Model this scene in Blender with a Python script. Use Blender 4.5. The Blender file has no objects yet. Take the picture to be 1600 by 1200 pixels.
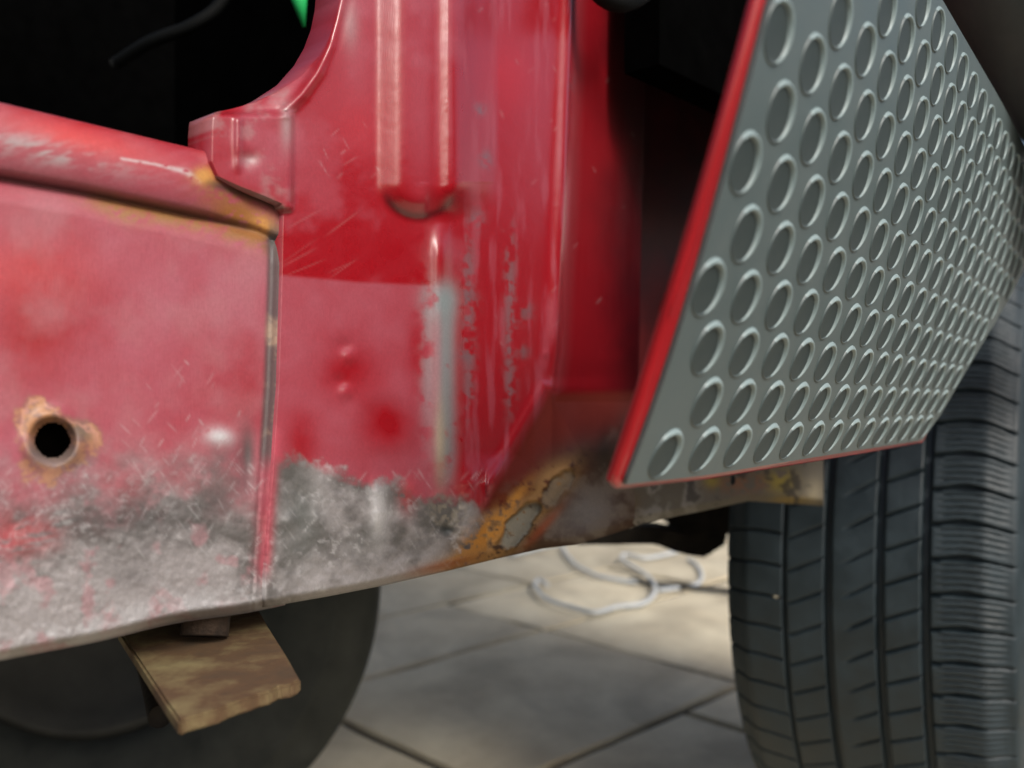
import bpy, bmesh, math, random
import numpy as np
from mathutils import Vector, Matrix
R = math.radians
rnd = random.Random(7)

# ------------------------------------------------------------------ camera, sky, sun, exposure
scene = bpy.context.scene
CAM = np.array([0.0, 0.0, 0.50])
F = 1400.0
cd = bpy.data.cameras.new("camera"); cam = bpy.data.objects.new("camera", cd)
scene.collection.objects.link(cam)
cam.location = CAM; cam.rotation_euler = (R(90), 0, 0)
cd.lens = 36.0 * F / 1600.0; cd.sensor_width = 36.0
cd.clip_start = 0.02; cd.clip_end = 400
cd.dof.use_dof = True; cd.dof.focus_distance = 0.36; cd.dof.aperture_fstop = 8.5
scene.camera = cam

SUN_AZ, SUN_EL = 146.0, 38.0          # degrees, azimuth clockwise from +Y
w = bpy.data.worlds.new("World"); scene.world = w; w.use_nodes = True
nt = w.node_tree; bg = nt.nodes["Background"]
sky = nt.nodes.new("ShaderNodeTexSky"); sky.sky_type = 'NISHITA'; sky.sun_disc = False
sky.sun_elevation = R(SUN_EL); sky.sun_rotation = R(SUN_AZ)
sky.air_density = 1.0; sky.dust_density = 4.0; sky.ozone_density = 1.0
nt.links.new(sky.outputs[0], bg.inputs[0]); bg.inputs[1].default_value = 0.095
sd = bpy.data.lights.new("sun", 'SUN'); sun = bpy.data.objects.new("sun", sd)
scene.collection.objects.link(sun)
sd.energy = 1.9; sd.angle = R(22); sd.color = (1.0, 0.985, 0.955)
az, el = R(SUN_AZ), R(SUN_EL)
sv = Vector((math.sin(az)*math.cos(el), math.cos(az)*math.cos(el), math.sin(el)))
sun.rotation_euler = sv.to_track_quat('Z', 'Y').to_euler(); sun.location = sv*5
scene.view_settings.view_transform = 'Standard'; scene.view_settings.look = 'None'
scene.view_settings.exposure = 0.60; scene.view_settings.gamma = 1.0

# ------------------------------------------------------------------ helpers
C = scene.collection
def tag(o, label=None, cat=None, group=None, kind=None):
    if label: o['label'] = label
    if cat: o['category'] = cat
    if group: o['group'] = group
    if kind: o['kind'] = kind
    return o
def empty(name, loc):
    o = bpy.data.objects.new(name, None); C.objects.link(o); o.location = loc; return o
def mesh_obj(name, verts, faces, mats, parent=None, smooth=True, fmat=None):
    me = bpy.data.meshes.new(name); me.from_pydata([tuple(map(float, v)) for v in verts], [], [tuple(map(int, f)) for f in faces])
    for m in (mats if isinstance(mats, (list, tuple)) else [mats]): me.materials.append(m)
    if smooth: me.polygons.foreach_set("use_smooth", [True]*len(me.polygons))
    if fmat is not None: me.polygons.foreach_set("material_index", fmat)
    me.update()
    o = bpy.data.objects.new(name, me); C.objects.link(o)
    if parent is not None: setpar(o, parent)
    return o
def setpar(o, p):
    o.parent = p
    m = Matrix.Identity(4); q = p
    chain = []
    while q is not None: chain.append(q); q = q.parent
    for q in reversed(chain): m = m @ Matrix.LocRotScale(q.location, q.rotation_euler, q.scale)
    o.matrix_parent_inverse = m.inverted()
def bm_obj(name, bm, mats, parent=None, smooth=False):
    bmesh.ops.recalc_face_normals(bm, faces=bm.faces)
    me = bpy.data.meshes.new(name); bm.to_mesh(me); bm.free()
    for m in (mats if isinstance(mats, (list, tuple)) else [mats]): me.materials.append(m)
    if smooth: me.polygons.foreach_set("use_smooth", [True]*len(me.polygons))
    o = bpy.data.objects.new(name, me); C.objects.link(o)
    if parent is not None: setpar(o, parent)
    return o

def ray(px, py): return np.stack([(px-800.0)/F, np.ones_like(px*1.0), -(py-600.0)/F], -1)
def at(px, py, Y):
    px = np.asarray(px, float); py = np.asarray(py, float); Y = np.asarray(Y, float)
    return CAM + ray(px, py)*Y[..., None]
def ground(px, py, z=0.0):
    Y = (CAM[2]-z)*F/(py-600.0); return at(px, py, Y)

# smooth value noise
def _hash(ix, iy, seed):
    n = (ix.astype(np.int64)*374761393 + iy.astype(np.int64)*668265263 + seed*1442695041) & 0x7fffffff
    n = ((n ^ (n >> 13))*1274126177) & 0x7fffffff
    n = (n ^ (n >> 16)) & 0xffff
    return n/65535.0
def vnoise(x, y, seed=0):
    ix = np.floor(x); iy = np.floor(y); fx = x-ix; fy = y-iy
    fx = fx*fx*(3-2*fx); fy = fy*fy*(3-2*fy)
    a = _hash(ix, iy, seed); b = _hash(ix+1, iy, seed); c = _hash(ix, iy+1, seed); d = _hash(ix+1, iy+1, seed)
    return (a*(1-fx)+b*fx)*(1-fy)+(c*(1-fx)+d*fx)*fy
def fbm(x, y, scale, seed=0, oct=4):
    s = 0; a = .5; t = 0
    for k in range(oct):
        s = s+a*vnoise(x/scale*2**k+17.3*k, y/scale*2**k+9.1*k, seed+k*31); t += a; a *= .55
    return s/t
def sst(a, b, x):
    t = np.clip((x-a)/(b-a), 0, 1); return t*t*(3-2*t)
def pldist(px, py, pts):
    d = np.full(px.shape, 1e9)
    for (x0, y0), (x1, y1) in zip(pts[:-1], pts[1:]):
        vx, vy = x1-x0, y1-y0; L = vx*vx+vy*vy
        t = np.clip(((px-x0)*vx+(py-y0)*vy)/L, 0, 1)
        d = np.minimum(d, np.hypot(px-x0-t*vx, py-y0-t*vy))
    return d
def gauss(px, py, cx, cy, rx, ry, ang=0):
    c, s = math.cos(R(ang)), math.sin(R(ang))
    x = (px-cx)*c+(py-cy)*s; y = -(px-cx)*s+(py-cy)*c
    return np.exp(-((x/rx)**2+(y/ry)**2))
def mix(a, b, t):
    t = np.clip(t, 0, 1)[..., None]; return a*(1-t)+np.array(b)*t

# ------------------------------------------------------------------ materials
def new_mat(name):
    m = bpy.data.materials.new(name); m.use_nodes = True
    return m, m.node_tree, m.node_tree.nodes["Principled BSDF"]
def noise_mat(name, c1, c2, scale=30, rough=.6, bump=.2, detail=8, metal=0.0, coat=0.0, r2=None, dist=.001, spec=.5):
    m, t, p = new_mat(name); N = t.nodes; L = t.links
    tc = N.new("ShaderNodeTexCoord"); n = N.new("ShaderNodeTexNoise"); n.inputs['Scale'].default_value = scale; n.inputs['Detail'].default_value = detail
    n.inputs['Roughness'].default_value = .65
    L.new(tc.outputs['Object'], n.inputs['Vector'])
    cr = N.new("ShaderNodeValToRGB"); cr.color_ramp.elements[0].position = .32; cr.color_ramp.elements[1].position = .68
    cr.color_ramp.elements[0].color = (*c1, 1); cr.color_ramp.elements[1].color = (*c2, 1)
    L.new(n.outputs[0], cr.inputs[0]); L.new(cr.outputs[0], p.inputs['Base Color'])
    p.inputs['Roughness'].default_value = rough; p.inputs['Metallic'].default_value = metal
    p.inputs['Coat Weight'].default_value = coat; p.inputs['Specular IOR Level'].default_value = spec
    if r2 is not None:
        mr = N.new("ShaderNodeMapRange"); mr.inputs[1].default_value = .35; mr.inputs[2].default_value = .65
        mr.inputs[3].default_value = rough; mr.inputs[4].default_value = r2
        L.new(n.outputs[0], mr.inputs[0]); L.new(mr.outputs[0], p.inputs['Roughness'])
    if bump:
        n2 = N.new("ShaderNodeTexNoise"); n2.inputs['Scale'].default_value = scale*4; n2.inputs['Detail'].default_value = 6
        L.new(tc.outputs['Object'], n2.inputs['Vector'])
        b = N.new("ShaderNodeBump"); b.inputs['Strength'].default_value = bump; b.inputs['Distance'].default_value = dist
        L.new(n2.outputs[0], b.inputs['Height']); L.new(b.outputs[0], p.inputs['Normal'])
    return m
def worn_paint_mat():
    m, t, p = new_mat("worn_red_paint"); N = t.nodes; L = t.links
    a = N.new("ShaderNodeAttribute"); a.attribute_name = "paint"
    r = N.new("ShaderNodeAttribute"); r.attribute_name = "finish"      # r: roughness  g: bareness
    tc = N.new("ShaderNodeTexCoord")
    n = N.new("ShaderNodeTexNoise"); n.inputs['Scale'].default_value = 900; n.inputs['Detail'].default_value = 4
    L.new(tc.outputs['Object'], n.inputs['Vector'])
    mp = N.new("ShaderNodeMapRange"); mp.inputs[1].default_value = .3; mp.inputs[2].default_value = .7; mp.inputs[3].default_value = .93; mp.inputs[4].default_value = 1.07
    L.new(n.outputs[0], mp.inputs[0])
    mul = N.new("ShaderNodeVectorMath"); mul.operation = 'SCALE'
    L.new(a.outputs['Color'], mul.inputs[0]); L.new(mp.outputs[0], mul.inputs['Scale'])
    L.new(mul.outputs[0], p.inputs['Base Color'])
    sp = N.new("ShaderNodeSeparateColor"); L.new(r.outputs['Color'], sp.inputs[0])
    L.new(sp.outputs[0], p.inputs['Roughness'])
    mm = N.new("ShaderNodeMath"); mm.operation = 'MULTIPLY'; mm.inputs[1].default_value = .45
    L.new(sp.outputs[1], mm.inputs[0]); L.new(mm.outputs[0], p.inputs['Metallic'])
    p.inputs['Coat Roughness'].default_value = .24
    cw = N.new('ShaderNodeMath'); cw.operation = 'MULTIPLY_ADD'; cw.inputs[1].default_value = -2.2; cw.inputs[2].default_value = 1.25; cw.use_clamp = True
    L.new(sp.outputs[0], cw.inputs[0])
    sh = N.new('ShaderNodeMath'); sh.operation = 'SUBTRACT'; sh.inputs[0].default_value = 1.0; L.new(sp.outputs[2], sh.inputs[1])
    cm = N.new('ShaderNodeMath'); cm.operation = 'MULTIPLY'; L.new(cw.outputs[0], cm.inputs[0]); L.new(sh.outputs[0], cm.inputs[1]); L.new(cm.outputs[0], p.inputs['Coat Weight'])
    sl = N.new('ShaderNodeMath'); sl.operation = 'MULTIPLY'; sl.inputs[1].default_value = .5; L.new(sh.outputs[0], sl.inputs[0]); L.new(sl.outputs[0], p.inputs['Specular IOR Level'])
    # fine sanding relief, stretched two ways
    mpg = N.new("ShaderNodeMapping"); mpg.inputs['Rotation'].default_value = (0, R(38), 0); mpg.inputs['Scale'].default_value = (2600, 2600, 260)
    L.new(tc.outputs['Object'], mpg.inputs[0])
    n2 = N.new("ShaderNodeTexNoise"); n2.inputs['Scale'].default_value = 1; n2.inputs['Detail'].default_value = 3
    L.new(mpg.outputs[0], n2.inputs['Vector'])
    b = N.new("ShaderNodeBump"); b.inputs['Distance'].default_value = .00025
    m3 = N.new("ShaderNodeMath"); m3.operation = 'MULTIPLY_ADD'; m3.inputs[1].default_value = .55; m3.inputs[2].default_value = .05
    L.new(sp.outputs[0], m3.inputs[0]); L.new(m3.outputs[0], b.inputs['Strength'])
    L.new(n2.outputs[0], b.inputs['Height']); L.new(b.outputs[0], p.inputs['Normal'])
    return m
M_paint = worn_paint_mat()
M_red = noise_mat("red_gloss_paint", (.30, .008, .012), (.38, .012, .017), 25, .28, .05, coat=.3)
M_shaded_red = noise_mat("shaded_red_paint", (.04, .002, .003), (.10, .004, .005), 18, .5, .2)  # body red darkened for the shade inside the wheel arch
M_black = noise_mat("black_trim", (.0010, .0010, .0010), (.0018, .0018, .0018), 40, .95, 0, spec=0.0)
M_blackgloss = noise_mat("black_plastic", (.0015, .002, .002), (.003, .0035, .0035), 40, .7, .1, spec=.15)
M_under = noise_mat("dirty_underseal", (.006, .005, .004), (.02, .016, .012), 60, .85, .5, spec=.2)
M_mat = noise_mat("grey_studded_sheet", (.074, .101, .103), (.094, .119, .119), 60, .40, .10, dist=.0004, r2=.5)
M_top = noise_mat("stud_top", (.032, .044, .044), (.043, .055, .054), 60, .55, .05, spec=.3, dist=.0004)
M_lip_highlight = noise_mat("stud_lip_highlight", (.21, .275, .28), (.25, .31, .31), 60, .4, .05, dist=.0003)  # pale tone standing in for light caught on the studs' upper lips
M_rubber = noise_mat("tyre_rubber", (.008, .016, .020), (.020, .034, .042), 35, .48, .5, dist=.0008, r2=.66)
M_oldrubber = noise_mat("dusty_tyre_rubber", (.016, .019, .018), (.036, .040, .037), 22, .75, .35, dist=.001, spec=.3)
M_flare = noise_mat("grey_black_plastic", (.034, .050, .056), (.048, .066, .072), 60, .6, .25, dist=.0006)
M_cable = noise_mat("pale_cable", (.46, .49, .51), (.54, .57, .59), 50, .4, .05)
M_cableblk = noise_mat("black_cable", (.01, .01, .01), (.02, .02, .02), 50, .5, .05)
M_white = noise_mat("white_plastic", (.74, .78, .82), (.82, .84, .86), 12, .4, .1, dist=.003)
M_green = noise_mat("green_plastic", (.02, .42, .10), (.03, .50, .14), 30, .4, .1)
M_wall = noise_mat("pale_render", (.55, .53, .48), (.68, .66, .60), 3, .8, .4, dist=.004)

def vert_paint_obj(name, P, col, fin, faces, parent, mat=None):
    """mesh with a colour attribute for paint, scuffs, bare metal and rust"""
    o = mesh_obj(name, P, faces, mat or M_paint, parent)
    me = o.data
    for nm, arr in (("paint", col), ("finish", fin)):
        a = me.color_attributes.new(nm, 'FLOAT_COLOR', 'POINT')
        buf = np.ones((len(P), 4), np.float32); buf[:, :3] = arr[:, :3]
        a.data.foreach_set("color", buf.ravel())
    return o

# ------------------------------------------------------------------ the car side in plan
S = 0.65
PX0 = np.array([-0.22857*S, 0.4*S])                 # a point on the sill face in plan
DU = np.array([.893, 1.0]); DU = DU/np.linalg.norm(DU)
NV = np.array([DU[1], -DU[0]])                       # outboard
CARD = float(np.dot(CAM[:2]-PX0, NV))
def Ypi(px, n=0.0):
    rn = (px-800.0)/F*NV[0]+NV[1]
    return (n-CARD)/rn
def Yline(px, px_s, Y_s, a):
    """depth of a vertical plane that starts at column px_s, depth Y_s and runs along (a,1) in plan"""
    rho = (px-800.0)/F; x0 = (px_s-800.0)/F*Y_s
    return Y_s+(rho*Y_s-x0)/(a-rho)
def bumpY(px, b):
    """outboard displacement b (m) as a change of depth"""
    rn = np.abs((px-800.0)/F*NV[0]+NV[1]); return -b/rn

car = empty("parked_car", (PX0[0]+.2, PX0[1]+.3, 0.0))
tag(car, "red car with sanded rusty sill, doorless front pillar and studded cover on its wing", "car")

# ---- colours (linear albedo)
RED = np.array([.27, .0045, .0095]); SCUFF = (.325, .082, .112); BRIGHT = (.46, .035, .032)
GREY = (.118, .122, .115); LG = (.315, .305, .302); WHITE = (.50, .49, .49)
RUST = (.24, .09, .022); OCHRE = (.25, .125, .04); DK = (.035, .025, .02); DKG = (.07, .078, .075)

def scratches(px, py, seed, n, box, amp=1.0, angs=(-52, 55), ln=(6, 26)):
    r = random.Random(seed); out = np.zeros(px.shape)
    for k in range(n):
        cx = r.uniform(box[0], box[2]); cy = r.uniform(box[1], box[3]); a = R(r.choice(angs)+r.uniform(-9, 9)); l = r.uniform(*ln)
        near = (np.abs(px-cx) < l+4) & (np.abs(py-cy) < l+4)
        if not near.any(): continue
        x = px[near]-cx; y = py[near]-cy
        u = x*math.cos(a)+y*math.sin(a); v = -x*math.sin(a)+y*math.cos(a)
        wd = r.uniform(.9, 1.9)
        g = np.exp(-(v/wd)**2)*np.exp(-(u/l)**4)*r.uniform(.3, 1)*amp
        out[near] = np.maximum(out[near], g)
    return out

def paint_sill(px, py):
    col = np.tile(RED, px.shape+(1,)).reshape(px.shape+(3,))
    f1 = fbm(px, py, 90, 1); f2 = fbm(px, py, 28, 2); f3 = fbm(px+py*.8, py-px*.3, 9, 3, 3); st = fbm(px*.28, py+px*.2, 9, 5, 3)
    yc = ycrease(px)
    sc = .72+.55*(f1-.5)+.25*(f2-.5)
    sc -= .55*gauss(px, py, 40, 520, 75, 90)+.35*gauss(px, py, 170, 480, 80, 60)+.3*gauss(px, py, 380, 600, 60, 80)
    sc += .3*gauss(px, py, 215, 490, 60, 60)+.25*gauss(px, py, 380, 460, 60, 60)
    rail = py < yc
    ytop = ytop_s(px); tt = (py-ytop)/(yc-ytop)
    sc = np.where(rail, .45+.8*(tt-.35)+.4*(st-.5), sc)
    col = mix(col, SCUFF, sc)
    col = mix(col, BRIGHT, np.where(rail, gauss(px, py, 120, 215, 130, 22, 14)*.9, .45*gauss(px, py, 30, 420, 110, 50)))
    # primer showing as pale smears
    col = mix(col, (.34, .15, .165), .40*sst(.35, .85, fbm(px, py, 70, 8))*(1-rail*.4))
    col = mix(col, LG, np.where(rail, .75*gauss(px, py, 60, 235, 130, 18, 13)*sst(.4, .7, st), 0))
    col = mix(col, WHITE, .6*np.exp(-(pldist(px, py, [(190, 248), (240, 256), (290, 268), (312, 282)])/(2.2+2.5*sst(240, 300, px)))**2)*sst(.32, .6, f3+.1))  # pale weld smear that also carries the rail's painted highlight
    # rusty seam under the rail
    d = py-yc
    seam = np.exp(-((d-10)/15)**2)*sst(.35, .62, f2*.6+f3*.5)*sst(90, 190, px)
    col = mix(col, OCHRE, .95*seam)
    col = mix(col, OCHRE, .85*gauss(px, py, 195, 335, 30, 13, 15)*sst(.3, .6, f3+.1))
    col = mix(col, RUST, 1.2*gauss(px, py, 380, 342, 60, 28, 25)*sst(.3, .5, f3+.1))
    col = mix(col, DK, .8*gauss(px, py, 425, 375, 14, 22)*sst(.3, .5, f2+.1))
    col = mix(col, OCHRE, .8*gauss(px, py, 350, 300, 40, 14, 20)*sst(.4, .6, f3))
    col = mix(col, (.45, .22, .05), .95*gauss(px, py, 318, 274, 13, 11)*sst(.25, .5, f3+.1))
    col = mix(col, DK, .6*np.exp(-((d+3)/6)**2)*sst(.3, .6, f2+.25))  # crease shadow painted as a dark line over the seam
    col = mix(col, (.06, .035, .025), .85*np.exp(-(pldist(px, py, [(325, 284), (372, 300), (410, 313), (445, 330)])/7)**2))
    col = mix(col, (.50, .24, .06), .95*gauss(px, py, 320, 276, 16, 12)*sst(.2, .45, f3+.1)+.9*gauss(px, py, 412, 352, 20, 14, 25)*sst(.25, .5, f3+.08))
    # grey sealer beside the pillar seam
    xs = xseam(py)
    band = sst(xs-27, xs-17, px)*sst(330, 380, py)*(1-sst(700, 745, py)*.9)
    col = mix(col, mix(np.broadcast_to(np.array(DKG), col.shape), (.30, .24, .17), sst(.4, .65, f2)*sst(460, 520, py)), .85*band)
    # bare metal along the bottom
    yb = np.interp(px, [0, 60, 120, 200, 290, 350, 400, 430], [800, 815, 760, 745, 742, 760, 790, 930])
    g = sst(-80, 80, py-yb+130*(f1-.5)+60*(f2-.5)+14*(f3-.5))
    g = g*(1-.95*np.exp(-((px-(xs-5))/13)**2)*sst(500, 650, py)*(1-sst(880, 930, py)))
    lite = sst(.36, .70, .50*fbm(px+py*.5, py, 60, 11)+.12*f3+.26*fbm(px*.5+py*.5, py*2.0-px*.9, 30, 19)+.28*sst(840, 990, py)+.12*gauss(px, py, 300, 860, 110, 90))
    gm = mix(np.broadcast_to(np.array(GREY), col.shape), LG, lite)
    gm = mix(gm, (.40, .20, .22), .5*sst(.55, .72, fbm(px, py, 35, 14)))
    gm = mix(gm, DKG, .75*gauss(px, py, 385, 720, 13, 45)+.5*gauss(px, py, 360, 775, 40, 22, -30)+.45*gauss(px, py, 205, 900, 35, 18)+.5*gauss(px, py, 130, 815, 120, 24, -8)+.5*gauss(px, py, 250, 810, 90, 34, -8))
    col = mix(col, gm, .94*g)
    col = mix(col, DKG, .85*gauss(px, py, 387, 710, 11, 42))  # shade of the dent painted in, here and in the metal mix above
    # red remains
    col = mix(col, (.42, .05, .06), .75*gauss(px, py, 20, 840, 62, 30, -10)*sst(.35, .6, st+.1))
    s1 = scratches(px, py, 5, 240, (0, 720, 430, 1010), .6, ln=(4, 14))
    s2 = scratches(px, py, 6, 34, (190, 560, 380, 760), .8, (50, -60), (5, 14))
    col = mix(col, WHITE, .5*s1*sst(.45, .75, f1+.2)+.35*s2)
    clumps = sst(.56, .72, f3)*sst(.45, .65, fbm(px, py, 60, 21))*g
    col = mix(col, WHITE, .3*clumps)
    col = mix(col, (.46, .45, .46), gauss(px, py, 343, 682, 22, 13, 8)*.95*sst(.25, .5, f3+.15))  # highlight on the bump beside the dent, painted pale
    # drilled hole: burnt ring
    rr = np.hypot((px-82), (py-688)); an = np.arctan2(py-688, px-82)
    hexr = 56+13*np.cos(3*an+.4)+40*(f2-.5)+16*(f3-.5)
    dh = hexr+6-rr
    upper = .65+.35*sst(20, -30, py-688)
    col = mix(col, (.20, .12, .08), sst(-8, 14, dh)*.9*upper)
    col = mix(col, (.42, .20, .09), .8*sst(-2, 8, dh)*sst(.42, .62, f3)*upper)
    col = mix(col, (.12, .10, .08), .8*gauss(px, py, 128, 675, 20, 16))
    col = mix(col, (.55, .26, .20), .6*np.exp(-((rr-hexr+6)/4)**2)*sst(10, -10, py-688)*sst(.3, .5, f2+.1))
    col = mix(col, (.75, .45, .42), .9*np.exp(-((rr-35)/3.5)**2)*np.clip(np.sin(an-.3), 0, 1))
    col = mix(col, (.10, .09, .08), sst(48, 36, rr)*.8*sst(-10, 20, py-688))
    # bottom lip
    ybot = ybot_s(px)
    col = mix(col, (.46, .45, .46), .6*sst(-60, -25, py-ybot)*sst(.35, .6, f2))
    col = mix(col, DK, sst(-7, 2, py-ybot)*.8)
    bare = np.clip(g, 0, 1)
    rough = .40+.18*sc+.12*bare
    return col, rough, bare

def ytop_s(px): return 160+.2375*px+0.00*px
def ycrease(px): return np.interp(px, [-80, 0, 120, 230, 330, 400, 432, 470], [262, 278, 299, 322, 343, 362, 376, 385])
def ybot_s(px): return 1033-.200*px+4*np.sin(px/55.0)*np.exp(-((px-300)/160)**2)
def xseam(py): return np.interp(py, [300, 330, 430, 600, 720, 850, 940, 1000], [441, 442, 440, 435, 427, 417, 412, 410])

# ---- sill: rail on top, crease, face, turned-under lip
nx, ny = 205, 330
U = np.linspace(-80, 446, nx); V = np.concatenate([np.linspace(0, .13, 60), np.linspace(.13, .97, 245)[1:], np.linspace(.97, 1, 27)[1:]])
ny = len(V)
PXg, VV = np.meshgrid(U, V); yt = ytop_s(PXg); PYg = yt+(ybot_s(PXg)-yt)*VV
def sill_height(px, py):
    yt = ytop_s(px); yc = ycrease(px); tt = np.clip((py-yt)/(yc-yt), 0, 1)
    b = .0060*sst(400, 290, px)*np.sqrt(np.clip(1-(2*tt-1)**2*1.0, 0, 1))**1.2*(py < yc)        # rolled rail
    b = b-.0022*np.exp(-((py-yc)/8)**2)                                     # crease
    b = b+.0022*sst(yc+2, yc+40, py)
    f1 = fbm(px, py, 55, 41); f2 = fbm(px, py, 20, 42)
    low = sst(700, 840, py)
    b = b+.0009*(f1-.5)*(.25+low)+.0006*(f2-.5)*low+.00012*(fbm(px, py, 7, 43, 2)-.5)*low*3
    b = b+.0008*gauss(px, py, 345, 685, 22, 15)-.0022*gauss(px, py, 385, 715, 14, 40)
    rr = np.hypot(px-82, py-688)
    b = b+.0014*np.exp(-((rr-40)/12)**2)*(1+.5*np.sin(3*np.arctan2(py-688, px-82)))
    b = b-.004*sst(40, 26, rr)
    b = b-.010*sst(-22, 0, py-ybot_s(px))**2                               # turned under
    xs = xseam(py); b = b-.0016*sst(xs-18, xs-6, px)*(py > yc)
    b = b-.0012*np.exp(-((px-(xs-18))/3)**2)*(py > yc)
    return b
B = sill_height(PXg, PYg)
Yg = Ypi(PXg)+bumpY(PXg, B)
P = at(PXg, PYg, Yg).reshape(-1, 3)
col, rough, bare = paint_sill(PXg, PYg)
hole = np.hypot(PXg-82, PYg-688) < 29.5
def grid_faces(ny, nx, drop=None):
    fs = []
    idx = np.arange(ny*nx).reshape(ny, nx)
    a = idx[:-1, :-1]; b = idx[1:, :-1]; c = idx[1:, 1:]; d = idx[:-1, 1:]
    f = np.stack([a, b, c, d], -1)
    if drop is not None:
        k = (drop[:-1, :-1] & drop[1:, :-1] & drop[1:, 1:] & drop[:-1, 1:]); f = f[~k]
    return f.reshape(-1, 4)
def skirt(P, col, rough, bare, faces, ny, nx, depth, sides="tblr"):
    """gives a pressed sheet its turned edge: boundary rows pushed inboard"""
    idx = np.arange(ny*nx).reshape(ny, nx); loops = []
    if 't' in sides: loops.append(idx[0, :])
    if 'b' in sides: loops.append(idx[-1, :][::-1])
    if 'l' in sides: loops.append(idx[:, 0][::-1])
    if 'r' in sides: loops.append(idx[:, -1])
    nP = [P]; nf = [faces]; base = len(P); cc = [col]; rr = [rough]; bb = [bare]
    off = np.array([-NV[0], -NV[1], 0])*depth
    for lp in loops:
        nP.append(P[lp]+off); cc.append(col[lp]*.8); rr.append(rough[lp]); bb.append(bare[lp])
        n = len(lp); q = np.stack([lp[:-1], lp[1:], base+np.arange(1, n), base+np.arange(n-1)], -1)
        nf.append(q); base += n
    return np.concatenate(nP), np.concatenate(cc), np.concatenate(rr), np.concatenate(bb), np.concatenate(nf)
def build_sheet(name, P, col, rough, bare, faces, ny, nx, parent, depth=.02, sides="tblr", dusty=None):
    if dusty is None: dusty = bare*0
    nd = len(P); ds = dusty.ravel()
    P, col, rough, bare, faces = skirt(P, col.reshape(-1, 3), rough.ravel(), bare.ravel(), faces, ny, nx, depth, sides)
    dz_ = np.zeros(len(P)); dz_[:nd] = ds; dz_[nd:] = .8
    fin = np.stack([rough, bare, dz_], -1)
    return vert_paint_obj(name, P, col, fin, faces, parent)
sill = build_sheet("sill_panel", P, col, rough, bare, grid_faces(ny, nx, hole), ny, nx, car, .03)
tag(sill, "scuffed sill with drilled hole and bare metal along its bottom edge")
# short tube wall inside the drilled hole
a = np.linspace(0, 2*np.pi, 41)[:-1]
hp = []
for n_, rad in ((-.0026, 34), (-.0041, 28), (-.012, 27.5)):
    x = 82+rad*np.cos(a); y = 688+rad*np.sin(a); hp.append(at(x, y, Ypi(x)+bumpY(x, n_)))
hp = np.concatenate(hp); fs = [(k*40+i, k*40+(i+1) % 40, (k+1)*40+(i+1) % 40, (k+1)*40+i) for k in range(2) for i in range(40)]
hr = mesh_obj("hole_rim", hp, fs, noise_mat("rusty_edge", (.03, .02, .014), (.10, .055, .03), 200, .8, .3), sill)
# closed box behind the sill face
def plan_box(name, s0, s1, n0, n1, z0, z1, mat, parent, bev=0.0):
    """box in car coordinates: s along the car, n outboard"""
    bm = bmesh.new()
    vs = []
    for z in (z0, z1):
        for (s, n) in ((s0, n0), (s1, n0), (s1, n1), (s0, n1)):
            q = PX0+DU*s+NV*n; vs.append(bm.verts.new((q[0], q[1], z)))
    for f in ((0, 3, 2, 1), (4, 5, 6, 7), (0, 1, 5, 4), (1, 2, 6, 5), (2, 3, 7, 6), (3, 0, 4, 7)): bm.faces.new([vs[i] for i in f])
    if bev: bmesh.ops.bevel(bm, geom=bm.edges[:], offset=bev, segments=2, affect='EDGES')
    return bm_obj(name, bm, mat, parent)
plan_box("inner_sill", -.55, .30, -.06, -.032, .435, .56, M_under, car)

# ---- pillar
def Ypillar(px, py):
    Y = Ypi(px)
    xb = 700.0; Yb = Ypi(np.array(xb)); 
    YB = Yline(px, xb, Yb, .70)
    xr = np.interp(py, [-60, 0, 300, 560, 600], [896, 893, 882, 868, 862])       # ridge
    YR = Yline(xr, xb, Yb, .70)
    YC = Yline(px, xr, YR, .34)
    Y = np.where(px < xb, Y, YB); Y = np.where(px > xr, YC, Y)
    # lower foot comes back out to the sill face
    d1 = (px-770)*.865+(py-745)*.50          # distance past the diagonal fold
    d2 = (py-604)+.02*(px-870)
    dd = np.minimum(d1, d2)
    wgt = sst(-4, 105, dd)
    YF = Ypi(px, .004)
    wf2 = sst(700, 760, py)*sst(690, 740, px)
    return Y*(1-np.maximum(wgt, wf2*.9))+YF*np.maximum(wgt, wf2*.9), dd, xr
OPEN = [(333, 176), (362, 170), (398, 160), (432, 144), (470, 119), (497, 88), (513, 60), (524, 30), (530, 0), (535, -60)]
BEAD = [(448, 172), (472, 148), (497, 112), (515, 72), (526, 30), (533, 0), (540, -60)]
def xleft(py):
    return np.interp(py, [-60, 0, 30, 60, 88, 119, 144, 160, 170, 176, 200, 252, 275, 290, 305, 318, 324, 430, 600, 720, 850, 940, 1000],
                     [535, 530, 524, 513, 497, 470, 432, 398, 362, 333, 331, 330, 340, 372, 410, 440, 442, 440, 435, 427, 417, 412, 410])
def ybot_p(px):
    return np.interp(px, [400, 440, 520, 600, 700, 780, 850, 905, 960, 1005, 1060], [952, 946, 932, 916, 893, 873, 857, 851, 834, 818, 808])
def xright(py): return np.interp(py, [-60, 0, 300, 560, 640, 700, 760, 820, 900], [1012, 1010, 1004, 998, 996, 996, 1000, 1005, 1005])
ROWS = np.concatenate([np.linspace(-60, 140, 66), np.linspace(140, 330, 110)[1:], np.linspace(330, 800, 188)[1:]])
nrow_top = len(ROWS)
# rows follow pixels down to 800, then blend onto the bottom edge
nb = 62
COLS = 250
u = np.linspace(0, 1, COLS)
PXp = []; PYp = []
for y in ROWS:
    xl, xr_ = xleft(y), xright(y); x = xl+(xr_-xl)*u; PXp.append(x); PYp.append(np.full(COLS, y))
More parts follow.
